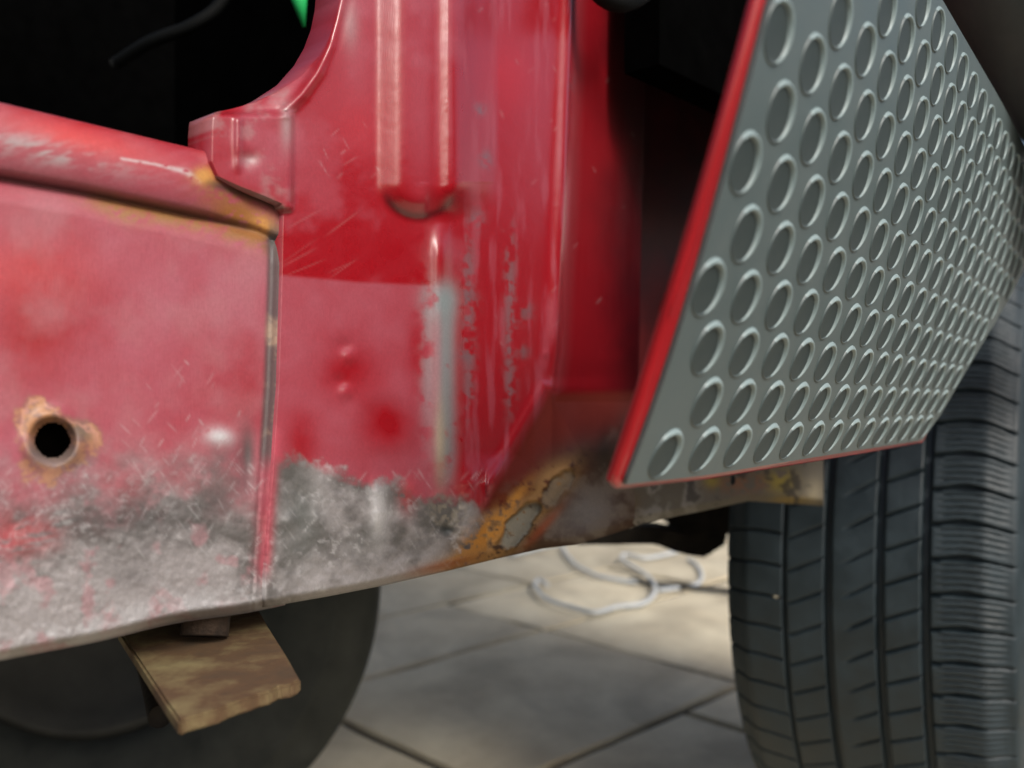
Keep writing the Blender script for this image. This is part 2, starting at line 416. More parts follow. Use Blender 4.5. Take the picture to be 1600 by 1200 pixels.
# last row on which all columns are above the bottom edge is 800; continue to bottom edge per column
for k in range(1, nb+1):
    t = k/nb; x0 = xleft(800)+(xright(800)-xleft(800))*u
    yb_ = ybot_p(x0); y = 800+(yb_-800)*t
    x = np.array([xleft(yy) for yy in y])*0+x0+(xleft(800+140*t)-xleft(800))*(1-u); PXp.append(x); PYp.append(y)
PXp = np.array(PXp); PYp = np.array(PYp); nyp = len(PXp)
def pillar_height(px, py, dd, xr):
    b = np.full(px.shape, .0022)
    # opening flange and its bead
    do = pldist(px, py, OPEN); db = pldist(px, py, BEAD)
    b = b+.0022*np.exp(-(db/9.0)**2)
    inner = np.clip(1-do/30, 0, 1)*(py < 178)
    b = b-.003*inner**2
    # bottom-left tab folds
    tab = sst(462, 452, px)*sst(335, 322, py)
    b = b+.0030*tab*sst(170, 185, py)
    b = b+.0014*np.exp(-((px-372)/6)**2)*sst(176, 190, py)*sst(275, 250, py)
    b = b-.0012*gauss(px, py, 385, 248, 16, 12)+.002*0
    # raised pressing with round end
    cx = np.interp(py, [-60, 300], [655, 652]); hw = 56.0
    dx = (px-cx); yy = np.maximum(py-290, 0); rr = np.hypot(dx, yy*1.0)
    q = np.where(py > 290, rr, np.abs(dx))
    kx = [588, 594, 610, 622, 632, 650, 668, 682, 692, 704, 712, 722, 744, 775]
    kh = [0, .0008, .0034, .0052, .0058, .0059, .0056, .0050, .0060, .0078, .0080, .0070, .0034, 0]
    prof = (np.interp(px-4, kx, kh)+np.interp(px+4, kx, kh)+np.interp(px, kx, kh))/3
    rq = 656-np.hypot(px-656, np.maximum(py-285, 0)*1.12)
    rnd_ = (np.interp(rq-4, kx, kh)+np.interp(rq+4, kx, kh)+np.interp(rq, kx, kh))/3
    bl = sst(662, 674, px); fade = sst(352, 290, py+.25*np.maximum(px-690, 0))
    b = b+np.where(py > 285, rnd_*(1-bl)+prof*fade*bl, prof)
    # ridge lines: bend at 700 and outer ridge
    b = b+.0030*np.exp(-((px-(688))/14)**2)*sst(330, 400, py)*sst(790, 700, py)
    b = b+.0034*np.exp(-((px-(xr-1))/14)**2)*sst(600, 520, py)
    b = b+.0022*np.exp(-(np.abs(dd)/10)**2)*(px > 760)*sst(540, 590, py)
    # spot welds
    b = b+.0010*gauss(px, py, 545, 557, 12, 12)-.0008*gauss(px, py, 537, 540, 14, 11)
    b = b+.0010*gauss(px, py, 541, 612, 12, 12)-.0008*gauss(px, py, 533, 596, 14, 11)
    b = b+.0004*np.exp(-((np.hypot(px-600, py-655)-44)/16)**2)
    low = sst(700, 780, py)
    b = b+.0013*(fbm(px, py, 48, 61)-.5)*(.2+low)+.0009*(fbm(px, py, 18, 62)-.5)*low
    b = b+.0020*gauss(px, py, 590, 800, 12, 45)+.0012*gauss(px, py, 452, 815, 12, 12)-.0012*gauss(px, py, 470, 770, 26, 50)
    # slots in the flange
    for (cx_, cy_, rx, ry, an) in ((813, 822, 42, 15, -52), (872, 762, 36, 14, -48)):
        c, s = math.cos(R(an)), math.sin(R(an)); wx = px+16*(fbm(px, py, 22, 171)-.5); wy = py+16*(fbm(px, py, 22, 172)-.5); X = (wx-cx_)*c+(wy-cy_)*s; Y_ = -(wx-cx_)*s+(wy-cy_)*c
        e = (np.abs(X/rx)**2.6+np.abs(Y_/ry)**2.6)
        b = b-(.0030 if cx_ < 840 else .0014)*sst(1.3, .75, e)+.0008*np.exp(-((e-1.7)/.5)**2)
    b = b-.0022*gauss(px, py, 697, 828, 10, 9)
    b = b-.008*sst(-18, 0, py-ybot_p(px))**2
    b = b-.012*sst(975, 1005, px)**2*sst(620, 680, py)
    b = b+.0006*gauss(px, py, 853, 553, 7, 7)
    return b
def paint_pillar(px, py, dd, xr):
    col = np.tile(RED, px.shape+(1,)).reshape(px.shape+(3,))
    f1 = fbm(px, py, 80, 101); f2 = fbm(px, py, 26, 102); f3 = fbm(px, py, 9, 103, 3); fv = fbm(px, py*.12, 12, 104, 4)
    sc = .02+.30*sst(.48, .75, f1)+.10*(f2-.5)
    sc = np.where(px > 725, .04+.34*sst(.48, .75, fv), sc)
    # sanded field below a hand-drawn edge
    ed = np.interp(px, [430, 450, 560, 690, 720], [428, 430, 440, 446, 470])
    sanded = sst(-3, 5, py-ed)*sst(722, 690, px)
    sc = np.where(sanded > 0, sc*(1-sanded)+sanded*(.62+.4*(f1-.5)+.2*(f2-.5)), sc)
    sc = sc-.75*gauss(px, py, 606, 665, 42, 42)-.62*gauss(px, py, 545, 578, 46, 46)*sanded-.5*gauss(px, py, 470, 690, 26, 50)-.35*gauss(px, py, 650, 560, 14, 60)
    sc = sc+.35*gauss(px, py, 470, 100, 22, 60, 30)+.45*gauss(px, py, 400, 230, 50, 50)+.3*gauss(px, py, 660, 150, 20, 160)
    sc = sc+.32*gauss(px, py, 560, 80, 26, 110)+.2*gauss(px, py, 455, 190, 20, 60)
    col = mix(col, SCUFF, sc)
    col = mix(col, (.36, .004, .008), .6*gauss(px, py, 795, 115, 40, 55)+.5*gauss(px, py, 560, 200, 40, 50))
    col = mix(col, (.30, .15, .15), .55*sst(.5, .72, f2)*sst(470, 440, px)*sst(330, 300, py))
    col = mix(col, (.30, .22, .22), .7*gauss(px, py, 448, 195, 10, 34)+.6*gauss(px, py, 390, 250, 15, 9)+.5*gauss(px, py, 548, 40, 12, 35))
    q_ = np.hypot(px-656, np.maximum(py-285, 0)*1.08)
    col = mix(col, (.05, .006, .008), .75*np.exp(-((q_-57)/7)**2)*sst(292, 318, py)*sst(724, 700, px)*sst(592, 604, px))  # shade under the rib's round end, painted as a dark arc
    # grime in the folds
    col = mix(col, (.20, .24, .24), .85*np.exp(-((px-697)/15)**2)*sst(425, 470, py)*sst(790, 700, py)*sst(.30, .50, f2+.1))
    col = mix(col, (.20, .25, .25), .75*gauss(px, py, 690, 470, 28, 30)*sst(.3, .5, f2+.1)+.5*gauss(px, py, 668, 560, 12, 120)*sst(.35, .55, f2))
    col = mix(col, (.36, .30, .20), .7*gauss(px, py, 688, 690, 9, 60))
    col = mix(col, (.17, .09, .10), .8*np.exp(-((px-732)/11)**2)*sst(330, 420, py)*sst(700, 600, py)*sst(.42, .58, f2*.5+f3*.5))
    col = mix(col, (.17, .10, .11), .75*np.exp(-((px-797)/10)**2)*sst(300, 420, py)*sst(690, 600, py)*sst(.42, .56, fv*.5+f3*.5))
    for (x, y, r_) in ((821, 550, 8), (823, 489, 12), (905, 130, 12), (925, 150, 10), (745, 342, 14), (735, 470, 14), (730, 555, 13), (752, 170, 9), (760, 250, 10), (985, 165, 8)):
        col = mix(col, (.13, .09, .10), .65*gauss(px+14*(f3-.5), py+20*(f2-.5), x, y, r_, r_*1.2)*sst(.38, .6, f3+.05))
    # dull inward face with its shade painted in toward the right, then dirt
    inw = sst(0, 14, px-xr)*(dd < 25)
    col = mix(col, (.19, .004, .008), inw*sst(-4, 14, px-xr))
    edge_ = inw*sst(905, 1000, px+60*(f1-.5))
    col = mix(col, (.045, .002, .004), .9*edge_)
    col = mix(col, (.05, .008, .01), .8*sst(930, 985, px)*sst(110, 40, py))  # shadow of the part overhead, painted onto the top of the face
    foot = sst(2, 18, dd)
    col = mix(col, (.10, .016, .010), .92*foot)
    col = mix(col, (.012, .01, .01), .92*gauss(px, py, 944, 712, 13, 34, 8))
    dirt = sst(-10, 60, (py-760)+(px-800)*.55+60*(f1-.5)+30*(f2-.5))*sst(700, 770, px)
    col = mix(col, mix(np.broadcast_to(np.array((.06, .04, .026)), col.shape), (.15, .125, .10), sst(.4, .65, f2)), .9*dirt)
    col = mix(col, (.045, .04, .035), .75*gauss(px, py, 905, 715, 60, 30, -20)+.75*gauss(px, py, 985, 690, 22, 50))
    col = mix(col, (.19, .18, .18), .8*gauss(px, py, 915, 800, 50, 34, -25)*sst(.3, .5, f2+.12))
    # bare metal foot of the post
    yb = np.interp(px, [410, 440, 475, 510, 540, 575, 620, 640, 660, 700, 740, 770], [705, 712, 712, 726, 742, 750, 752, 760, 775, 772, 785, 830])
    g = sst(-9, 16, py-yb+34*(f2-.5)+22*(f3-.5))
    lite = sst(.36, .66, .34*f2+.50*fbm(px, py, 62, 131)+.14*f3+.14*sst(860, 900, py)-.02)
    gm = mix(np.broadcast_to(np.array(GREY), col.shape), LG, lite)
    gm = mix(gm, (.11, .13, .12), .75*gauss(px, py, 470, 800, 34, 75)+.4*gauss(px, py, 560, 850, 25, 25))
    gm = mix(gm, (.62, .62, .62), .85*gauss(px, py, 592, 800, 13, 46))  # upright highlight painted onto the bump in the metal
    gm = mix(gm, (.38, .34, .24), .5*gauss(px, py, 700, 800, 30, 30)*sst(.4, .6, f3))
    col = mix(col, gm, .95*g*sst(800, 730, px+.4*(py-800)))
    col = mix(col, (.42, .04, .05), .7*gauss(px, py, 636, 775, 14, 26)*sst(.3, .5, f3+.1))
    tongue = np.exp(-((px-(xseam(py)+1))/9)**2)*sst(640, 700, py)*sst(925, 860, py)
    col = mix(col, (.45, .07, .10), .8*tongue)
    # rust around the slots
    diag = -(px-760)*.62+(840-py)*.78
    rz = gauss(px, py, 770, 845, 78, 26, -38)+gauss(px, py, 838, 790, 62, 16, -48)+.7*gauss(px, py, 720, 878, 60, 13, -14)+.8*gauss(px, py, 868, 745, 34, 20, -30)
    col = mix(col, (.30, .17, .07), np.clip(rz*1.3, 0, 1)*sst(.30, .46, f2*.5+f3*.5+.04))
    col = mix(col, (.48, .22, .05), np.clip(1.3*gauss(px, py, 765, 830, 46, 18, -42)+.9*gauss(px, py, 806, 778, 30, 8, -50), 0, 1)*sst(.36, .58, f3+.06))
    col = mix(col, (.30, .07, .03), .7*gauss(px, py, 850, 822, 40, 7, -48)+.6*gauss(px, py, 690, 885, 50, 8, -14))
    for (cx_, cy_, rx, ry, an) in ((813, 822, 42, 15, -52), (872, 762, 36, 14, -48)):
        c, s = math.cos(R(an)), math.sin(R(an)); wx = px+16*(fbm(px, py, 22, 171)-.5); wy = py+16*(fbm(px, py, 22, 172)-.5); X = (wx-cx_)*c+(wy-cy_)*s; Y_ = -(wx-cx_)*s+(wy-cy_)*c
        e = (np.abs(X/rx)**2.6+np.abs(Y_/ry)**2.6)
        col = mix(col, (.06, .04, .02), (.45 if cx_ < 840 else .25)*np.exp(-((e-1.25)/.45)**2)*sst(.3, .55, f2+.1))
        col = mix(col, (.26, .26, .22) if cx_ < 840 else (.20, .18, .14), (.9 if cx_ < 840 else .65)*sst(1.3, .6, e)*sst(.15, .4, f3))
    col = mix(col, (.05, .06, .06), .85*gauss(px, py, 697, 828, 10, 9))
    # tab rust and dirt at its lower edge
    col = mix(col, (.15, .10, .08), .8*np.exp(-(pldist(px, py, [(335, 282), (372, 297), (410, 310), (440, 324)])/6)**2))
    s1 = scratches(px, py, 15, 120, (415, 740, 760, 920), .55, ln=(4, 11))
    s2 = scratches(px, py, 16, 12, (500, 180, 600, 300), .5, (60, -40), (5, 15))
    s3 = scratches(px, py, 17, 22, (720, 0, 1000, 560), .4, (60, -45), (3, 9))
    s4 = scratches(px, py, 18, 7, (440, 330, 560, 430), .35, (-18, -30), (16, 40))
    col = mix(col, WHITE, .5*s1+.3*s2+.3*s3+.25*s4)
    clumps = sst(.58, .72, f3)*sst(.45, .6, fbm(px, py, 50, 121))*g*(px < 720)
    col = mix(col, WHITE, .35*clumps)
    col = mix(col, (.62, .40, .42), .8*gauss(px, py, 505, 728, 20, 9, 25)*g)
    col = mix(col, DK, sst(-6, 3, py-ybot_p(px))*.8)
    bare = np.clip(g*(px < 760), 0, 1)
    rough = .27+.3*inw+.30*np.clip(sc, 0, 1)+.2*bare+.35*dirt+.35*foot
    return col, np.clip(rough, .2, .9), bare, np.clip(.93*inw*sst(0, 30, px-xr)+.85*foot+.8*dirt, 0, .95)
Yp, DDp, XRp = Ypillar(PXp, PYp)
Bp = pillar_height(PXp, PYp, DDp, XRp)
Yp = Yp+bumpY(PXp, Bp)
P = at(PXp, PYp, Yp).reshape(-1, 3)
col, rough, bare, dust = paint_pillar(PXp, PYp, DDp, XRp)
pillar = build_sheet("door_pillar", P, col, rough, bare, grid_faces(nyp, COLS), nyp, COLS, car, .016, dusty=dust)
tag(pillar, "red pressed front pillar with raised rib, bare metal foot and rusty slotted flange")

# ---- flange that runs on under the wing
nx, ny = 130, 44
U = np.linspace(985, 1287, nx); PXg, VV = np.meshgrid(U, np.linspace(0, 1, ny))
yb2 = np.interp(PXg, [985, 1005, 1060, 1101, 1169, 1220, 1287], [826, 818, 806, 798, 783, 786, 791])
yt2 = np.interp(PXg, [985, 1287], [690, 655]); PYg = yt2+(yb2-yt2)*VV
f1 = fbm(PXg, PYg, 60, 201); f2 = fbm(PXg, PYg, 20, 202); f3 = fbm(PXg, PYg, 8, 203)
Bf = .002+.0014*(f1-.5)+.001*(f2-.5)-.01*sst(-14, 0, PYg-yb2)**2
P = at(PXg, PYg, Ypi(PXg)+bumpY(PXg, Bf)).reshape(-1, 3)
col = np.broadcast_to(np.array((.15, .13, .10)), PXg.shape+(3,)).copy()
col = mix(col, (.30, .28, .25), sst(.42, .62, f2)*sst(1120, 1060, PXg))
col = mix(col, (.30, .12, .05), .8*gauss(PXg, PYg, 1160, 752, 50, 18)*sst(.35, .5, f3))
col = mix(col, (.42, .32, .04), .9*gauss(PXg, PYg, 1220, 752, 22, 18)*sst(.35, .5, f2)+.8*gauss(PXg, PYg, 1112, 752, 12, 10))
col = mix(col, (.40, .34, .22), .8*gauss(PXg, PYg, 1272, 770, 14, 22))
col = mix(col, (.42, .28, .05), .8*gauss(PXg, PYg, 1235, 782, 30, 6))
col = mix(col, (.16, .10, .04), .8*gauss(PXg, PYg, 985, 790, 16, 26))
col = mix(col, DK, .8*sst(.62, .72, f2))
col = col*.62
hole = ((PXg-1145)/5.5)**2+((PYg-750)/9)**2 < 1
fl = build_sheet("lower_flange", P, col, np.full(PXg.shape, .75), np.full(PXg.shape, .2), grid_faces(ny, nx, hole), ny, nx, car, .012)
tag(fl, "rusty yellowed flange under the studded wing with a small hole")

# ------------------------------------------------------------------ wing panel with studded cover
PITCH = 0.0265
p_ = [2.9841228648165408, 0.21824380041733146, 1.531231282002264, 1.9116355350403522, 0.8642500709196862, 9.28586778554999, -0.5279739349844234, 0.5981027904904745, -0.023596062483097886, 7.819935150913806, 0.2487581611221133, 0.3408213200557617]
def rodr(w):
    w = np.array(w); t = np.linalg.norm(w); k = w/t; K = np.array([[0, -k[2], k[1]], [k[2], 0, -k[0]], [-k[1], k[0], 0]])
    return np.eye(3)+np.sin(t)*K+(1-np.cos(t))*K@K
RM = rodr(p_[:3]); TV = np.array(p_[3:6]); LA, LB, KQ, PHI = p_[6], p_[7], p_[8], p_[9]
TOWORLD = np.array([[1, 0, 0], [0, 0, 1], [0, -1, 0]], float)      # camera frame (x right, y down, z ahead) to world
def surf(X, Y, h=0.0):
    """point on the pressed wing surface, X along the wing, Y up, in stud pitches; h proud of it"""
    X = np.asarray(X, float); Y = np.asarray(Y, float)
    q = (X-3)*np.cos(PHI)+(Y-4)*np.sin(PHI)
    Q = np.stack([X, Y, KQ*q*q], -1)
    n = np.stack([-2*KQ*q*np.cos(PHI), -2*KQ*q*np.sin(PHI), np.ones_like(q)], -1); n = n/np.linalg.norm(n, axis=-1, keepdims=True)
    Q = Q+n*(SGN*np.asarray(h)/PITCH)[..., None]
    return CAM+((Q@RM.T+TV)*PITCH)@TOWORLD.T
SGN = 1.0
c0 = surf(5., 5.); c1 = surf(5., 5., .01)
if np.linalg.norm(c1-CAM) > np.linalg.norm(c0-CAM): SGN = -1.0
def inv(px, py, h=0.0):
    px = np.asarray(px, float); py = np.asarray(py, float)
    X = np.full(px.shape, 5.0); Y = np.full(px.shape, 4.0)
    def pr(X, Y):
        d = surf(X, Y, h)-CAM; return 800+F*d[..., 0]/d[..., 1], 600-F*d[..., 2]/d[..., 1]
    for it in range(40):
        a, b = pr(X, Y); e = 1e-4; ax, bx = pr(X+e, Y); ay, by = pr(X, Y+e)
        j11 = (ax-a)/e; j12 = (ay-a)/e; j21 = (bx-b)/e; j22 = (by-b)/e; det = j11*j22-j12*j21
        rx = px-a; ry = py-b
        dX = (j22*rx-j12*ry)/det; dY = (-j21*rx+j11*ry)/det
        s = np.minimum(1, 2.0/np.maximum(np.hypot(dX, dY), 1e-9)); X = X+dX*s; Y = Y+dY*s
    return X, Y
HM = 0.0                                           # cover proud of the red skin
LEFT = [(1222, -60), (1204, 0), (1187, 75), (1165, 157), (1142, 240), (1120, 319), (1090, 439), (1071, 494), (1037, 584), (1007, 685), (978, 757)]
_q = np.array(LEFT, float); _c = np.polyfit(_q[:, 1], _q[:, 0], 3); LEFT = [(float(np.polyval(_c, v)), float(v)) for v in np.linspace(-60, 757, 30)]
BOT = [LEFT[-1], (1100, 743), (1250, 718), (1350, 702), (1441, 688)]
RIGHT = [(1441, 688), (1470, 648), (1497, 601), (1540, 529), (1575, 470), (1602, 418), (1650, 330)]
TOP = [(1650, 330), (1620, 262), (1560, 150), (1470, -5), (1440, -60)]
def curve_resample(pts, n):
    pts = np.array(pts, float); d = np.r_[0, np.cumsum(np.hypot(*np.diff(pts, axis=0).T))]; t = np.linspace(0, d[-1], n)
    return np.stack([np.interp(t, d, pts[:, 0]), np.interp(t, d, pts[:, 1])], -1)
# outline in surface coordinates (real shape of the panel)
outl = np.concatenate([curve_resample(c, n)[:-1] for c, n in ((LEFT, 60), (BOT, 40), (RIGHT, 40), (TOP, 30))]+[curve_resample([TOP[-1], LEFT[0]], 12)[:-1]])
def smooth_edge(pts):
    q = np.array(pts, float); c = np.polyfit(q[:, 1], q[:, 0], 3); y = np.linspace(q[0, 1], q[-1, 1], 40)
    return [(float(np.polyval(c, v)), float(v)) for v in y]
OX, OY = inv(outl[:, 0], outl[:, 1], HM)
def poly_sheet(name, OX, OY, h0, h1, mat, parent, cell=.5, round_r=0.0):
    """closed slab following the curved surface: outline polygon in (X,Y), from height h0 to h1"""
    bm = bmesh.new()
    vs = [bm.verts.new((x, y, 0)) for x, y in zip(OX, OY)]
    f = bm.faces.new(vs)
    for ax, lo, hi in ((0, OX.min(), OX.max()), (1, OY.min(), OY.max())):
        k = math.ceil(lo/cell)*cell
        while k < hi:
            co = (k, 0, 0) if ax == 0 else (0, k, 0); no = (1, 0, 0) if ax == 0 else (0, 1, 0)
            if ax == 1 or abs(k % 1) < .01:
                bmesh.ops.bisect_plane(bm, geom=bm.verts[:]+bm.edges[:]+bm.faces[:], plane_co=co, plane_no=no)
            k += cell
    bm.verts.ensure_lookup_table(); bm.faces.ensure_lookup_table()
    top = {v: v for v in bm.verts}
    V = np.array([v.co[:2] for v in bm.verts]); F0 = [[v.index for v in f.verts] for f in bm.faces]
    bm.verts.index_update(); F0 = [[v.index for v in f.verts] for f in bm.faces]
    E = [(e.verts[0].index, e.verts[1].index) for e in bm.edges if len(e.link_faces) == 1]
    bm.free()
    Pt = surf(V[:, 0], V[:, 1], np.full(len(V), h1)); Pb = surf(V[:, 0], V[:, 1], np.full(len(V), h0)); n = len(V)
    faces = F0+[[i+n for i in f[::-1]] for f in F0]+[[a, b, b+n, a+n] for a, b in E]
    o = mesh_obj(name, np.concatenate([Pt, Pb]), faces, mat, parent, smooth=False)
    bm = bmesh.new(); bm.from_mesh(o.data); bmesh.ops.recalc_face_normals(bm, faces=bm.faces)
    if round_r:
        eds = [e for e in bm.edges if len(e.link_faces) == 2 and e.calc_face_angle(0) > .9]
        bmesh.ops.bevel(bm, geom=eds, offset=round_r, segments=3, affect='EDGES', profile=.5)
    for f in bm.faces: f.smooth = True
    bm.to_mesh(o.data); bm.free()
    o.data.set_sharp_from_angle(angle=R(40)) if hasattr(o.data, 'set_sharp_from_angle') else None
    return o
def inside(x, y):
    c = False; n = len(OX); j = n-1
    for i in range(n):
        if ((OY[i] > y) != (OY[j] > y)) and (x < (OX[j]-OX[i])*(y-OY[i])/(OY[j]-OY[i])+OX[i]): c = not c
        j = i
    return c
OUTP = list(zip(OX, OY))+[(OX[0], OY[0])]
def edist(x, y): return float(pldist(np.array([x]), np.array([y]), OUTP)[0])
RD = .345                                            # stud radius in pitches
cand = []
for j in range(0, 24):
    for i in range(-6, 34):
        X = i+LA*j; Y = LB*j
        if not inside(X, Y): continue
        e = edist(X, Y)
        if e < .262:
            if e < .16: continue
            dx = .265-e
            if not inside(X+dx, Y) or edist(X+dx, Y) < .255: continue
            X += dx
        cand.append((surf(X, Y, HM)[1], X, Y))
cand.sort()
from mathutils.geometry import delaunay_2d_cdt
NC = 26
def cover_sheet():
    vs = [Vector(q) for q in OUTP[:-1]]; n0 = len(vs); es = [(i, (i+1) % n0) for i in range(n0)]
    CX = np.array([c[1] for c in cand]); CY = np.array([c[2] for c in cand])
    for x, y in zip(CX, CY):
        b = len(vs)
        for k in range(NC):
            a = 2*math.pi*k/NC; vs.append(Vector((x+RD*math.cos(a), y+RD*math.sin(a))))
        es += [(b+k, b+(k+1) % NC) for k in range(NC)]
    gx = np.arange(math.floor(min(OX)), math.ceil(max(OX)), .25)
    for x in gx:
        for y in np.arange(math.floor(min(OY)), math.ceil(max(OY)), .25):
            if inside(x, y) and edist(x, y) > .06: vs.append(Vector((x, y)))
    es = es[:n0]; vs = vs[:n0]+[v for v in vs[n0+NC*len(cand):]]
    V, E_, F_, *_r = delaunay_2d_cdt(vs, es, [], 0, 1e-5)
    V = np.array([v[:] for v in V]); keep = []
    for f in F_:
        c = V[list(f)].mean(0)
        if not inside(c[0], c[1]): continue
        keep.append(list(f))
    P = surf(V[:, 0], V[:, 1], np.full(len(V), HM)); n = len(V)
    ring = np.array(OUTP[:-1]); Pt = surf(ring[:, 0], ring[:, 1], np.full(n0, HM)); Pb = surf(ring[:, 0], ring[:, 1], np.full(n0, HM-.0014))
    fs = [tuple(f) for f in keep]+[(n+i, n+(i+1) % n0, n+n0+(i+1) % n0, n+n0+i) for i in range(n0)]
    return mesh_obj("studded_cover", np.concatenate([P, Pt, Pb]), fs, M_mat, car, smooth=True)
cover = cover_sheet()
tag(cover, "grey studded sheet covering the front wing")
# red wing skin behind it, standing out past the cover on the left and a hair below
LE = [(1196, -60), (1180, 0), (1154, 94), (1131, 180), (1109, 262), (1082, 360), (1056, 450), (1021, 550), (997, 625), (969, 691), (957, 756)]
LE = smooth_edge([(x+5, y) for x, y in LE])
BO = [LE[-1], (966, 767), (1100, 752), (1250, 727), (1350, 710), (1441, 693)]
RI_ = [(1441, 693), (1466, 648), (1492, 601), (1535, 529), (1570, 470), (1598, 418), (1650, 330)]
outr = np.concatenate([curve_resample(c, n)[:-1] for c, n in ((LE, 60), (BO, 40), (RI_, 40), (TOP, 30))]+[curve_resample([TOP[-1], LE[0]], 12)[:-1]])
WX, WY = inv(outr[:, 0], outr[:, 1], HM-.0015)
wing = poly_sheet("front_wing", WX, WY, HM-.0046, HM-.0015, M_red, car, .5, .0013)
tag(wing, "red wing skin showing as a rolled edge beside the grey cover")
# studs: a dark disc inside a pressed lip that stands highest on its upper forward side, shaped and toned as a painted highlight
RS = RD*PITCH; RI = .252*PITCH
SV = []; SF = []; SM = []; NT = 9
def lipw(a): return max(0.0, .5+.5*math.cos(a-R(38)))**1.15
rings = [("i", .55), ("i", .93), ("i", 1.0)]+[("b", t) for t in (.12, .28, .46, .62, .78, .92, 1.0)]
NC2 = 30
for kind_, t in rings:
    for i in range(NC2):
        a = 2*math.pi*i/NC2; q = lipw(a)
        if kind_ == "i": r = RI*t; z = .00030 if t < .95 else .00035
        else:
            r = RI+(RS-RI)*(.12+.88*q)*t; z = .00035*(1-t)+.0013*q*math.sin(math.pi*min(1, t**.85))-.0001*(t == 1.0)
        SV.append((r*math.cos(a), r*math.sin(a), z))
SV.append((0, 0, .0003)); nR = len(rings)
for i in range(NC2): SF.append((nR*NC2, i, (i+1) % NC2)); SM.append(0)
for k in range(nR-1):
    for i in range(NC2):
        a = k*NC2+i; b = k*NC2+(i+1) % NC2; SF.append((a, a+NC2, b+NC2, b))
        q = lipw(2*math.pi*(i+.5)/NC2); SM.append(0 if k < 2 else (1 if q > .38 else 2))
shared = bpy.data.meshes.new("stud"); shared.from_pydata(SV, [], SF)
for m in (M_top, M_lip_highlight, M_mat): shared.materials.append(m)
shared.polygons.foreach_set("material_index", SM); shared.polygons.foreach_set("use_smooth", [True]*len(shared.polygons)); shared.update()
rest_v = []; rest_f = []; rest_m = []
for k, (dep, X, Y) in enumerate(cand):
    o0 = surf(X, Y, HM); ex = surf(X+.01, Y, HM)-surf(X-.01, Y, HM); ex /= np.linalg.norm(ex)
    ey = surf(X, Y+.01, HM)-surf(X, Y-.01, HM); n_ = np.cross(ex, ey); n_ /= np.linalg.norm(n_)
    if np.dot(n_, CAM-o0) < 0: n_ = -n_
    ey = np.cross(n_, ex)
    Mx = Matrix(((ex[0], ey[0], n_[0], o0[0]), (ex[1], ey[1], n_[1], o0[1]), (ex[2], ey[2], n_[2], o0[2]), (0, 0, 0, 1)))
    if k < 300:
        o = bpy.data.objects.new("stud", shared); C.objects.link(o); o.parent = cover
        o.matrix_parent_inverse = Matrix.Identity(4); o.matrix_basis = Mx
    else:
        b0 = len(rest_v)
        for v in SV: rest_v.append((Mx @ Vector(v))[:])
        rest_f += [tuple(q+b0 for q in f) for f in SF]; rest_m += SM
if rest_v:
    o = mesh_obj("far_studs", rest_v, rest_f, [M_top, M_lip_highlight, M_mat], cover, True, rest_m); tag(o, kind="stuff")

# ------------------------------------------------------------------ dark shell of the car: floor, far side, roof, bulkhead, arch
plan_box("floor_pan", -1.6, .31, -.50, -.061, .56, .58, M_under, car)
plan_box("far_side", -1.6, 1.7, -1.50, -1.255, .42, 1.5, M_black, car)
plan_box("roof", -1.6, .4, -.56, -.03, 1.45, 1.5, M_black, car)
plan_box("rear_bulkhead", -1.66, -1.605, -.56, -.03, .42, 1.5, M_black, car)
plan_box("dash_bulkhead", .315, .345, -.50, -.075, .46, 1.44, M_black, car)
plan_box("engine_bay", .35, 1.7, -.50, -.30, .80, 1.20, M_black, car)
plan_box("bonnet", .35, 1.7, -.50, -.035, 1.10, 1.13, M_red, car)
plan_box("wing_sky_block", .36, 1.25, -.03, -.005, .69, 1.095, M_black, car)  # black box added to shut out the sky above the wing
plan_box("arch_liner", .352, 1.2, -.225, -.20, .455, .86, M_shaded_red, car)
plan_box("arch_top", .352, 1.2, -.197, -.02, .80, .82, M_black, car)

def tube(name, pts, rad, mat, parent=None, n=14, close=False):
    pts = [Vector(p) for p in pts]; m = len(pts); vs = []; fs = []
    rads = rad if isinstance(rad, (list, tuple)) else [rad]*m
    up = Vector((0, 0, 1)); 
    for i, p in enumerate(pts):
        t = (pts[min(i+1, m-1)]-pts[max(i-1, 0)]).normalized()
        u = t.cross(up)
        if u.length < .1: u = t.cross(Vector((0, 1, 0)))
        u.normalize(); v = t.cross(u)
        for k in range(n):
            a = 2*math.pi*k/n; vs.append(p+(u*math.cos(a)+v*math.sin(a))*rads[i])
    for i in range(m-1):
        for k in range(n): fs.append((i*n+k, i*n+(k+1) % n, (i+1)*n+(k+1) % n, (i+1)*n+k))
    fs.append(tuple(range(n))); fs.append(tuple((m-1)*n+k for k in reversed(range(n))))
    return mesh_obj(name, vs, fs, mat, parent)
def smooth_pts(pts, n=60):
    pts = [Vector(p) for p in pts]; out = []
    P4 = [pts[0]*2-pts[1]]+pts+[pts[-1]*2-pts[-2]]; seg = len(pts)-1; per = max(2, n//seg)
    for s in range(seg):
        a, b, c, d = P4[s:s+4]
        for k in range(per):
            t = k/per; out.append(.5*((2*b)+(c-a)*t+(2*a-5*b+4*c-d)*t*t+(3*b-a-3*c+d)*t**3))
    out.append(pts[-1]); return out

# black lip of the wheel arch crossing the top right corner
fp = [(1452, -160, .44), (1520, -40, .46), (1595, 95, .50), (1680, 245, .55), (1790, 400, .62)]
fl_pts = smooth_pts([at(x+76, y-6, z) for x, y, z in fp], 40)
lip = tube("arch_lip", fl_pts, [.040]*len(fl_pts), M_flare, car, 28)
tag(lip, "thick dark grey plastic lip at the top right corner")

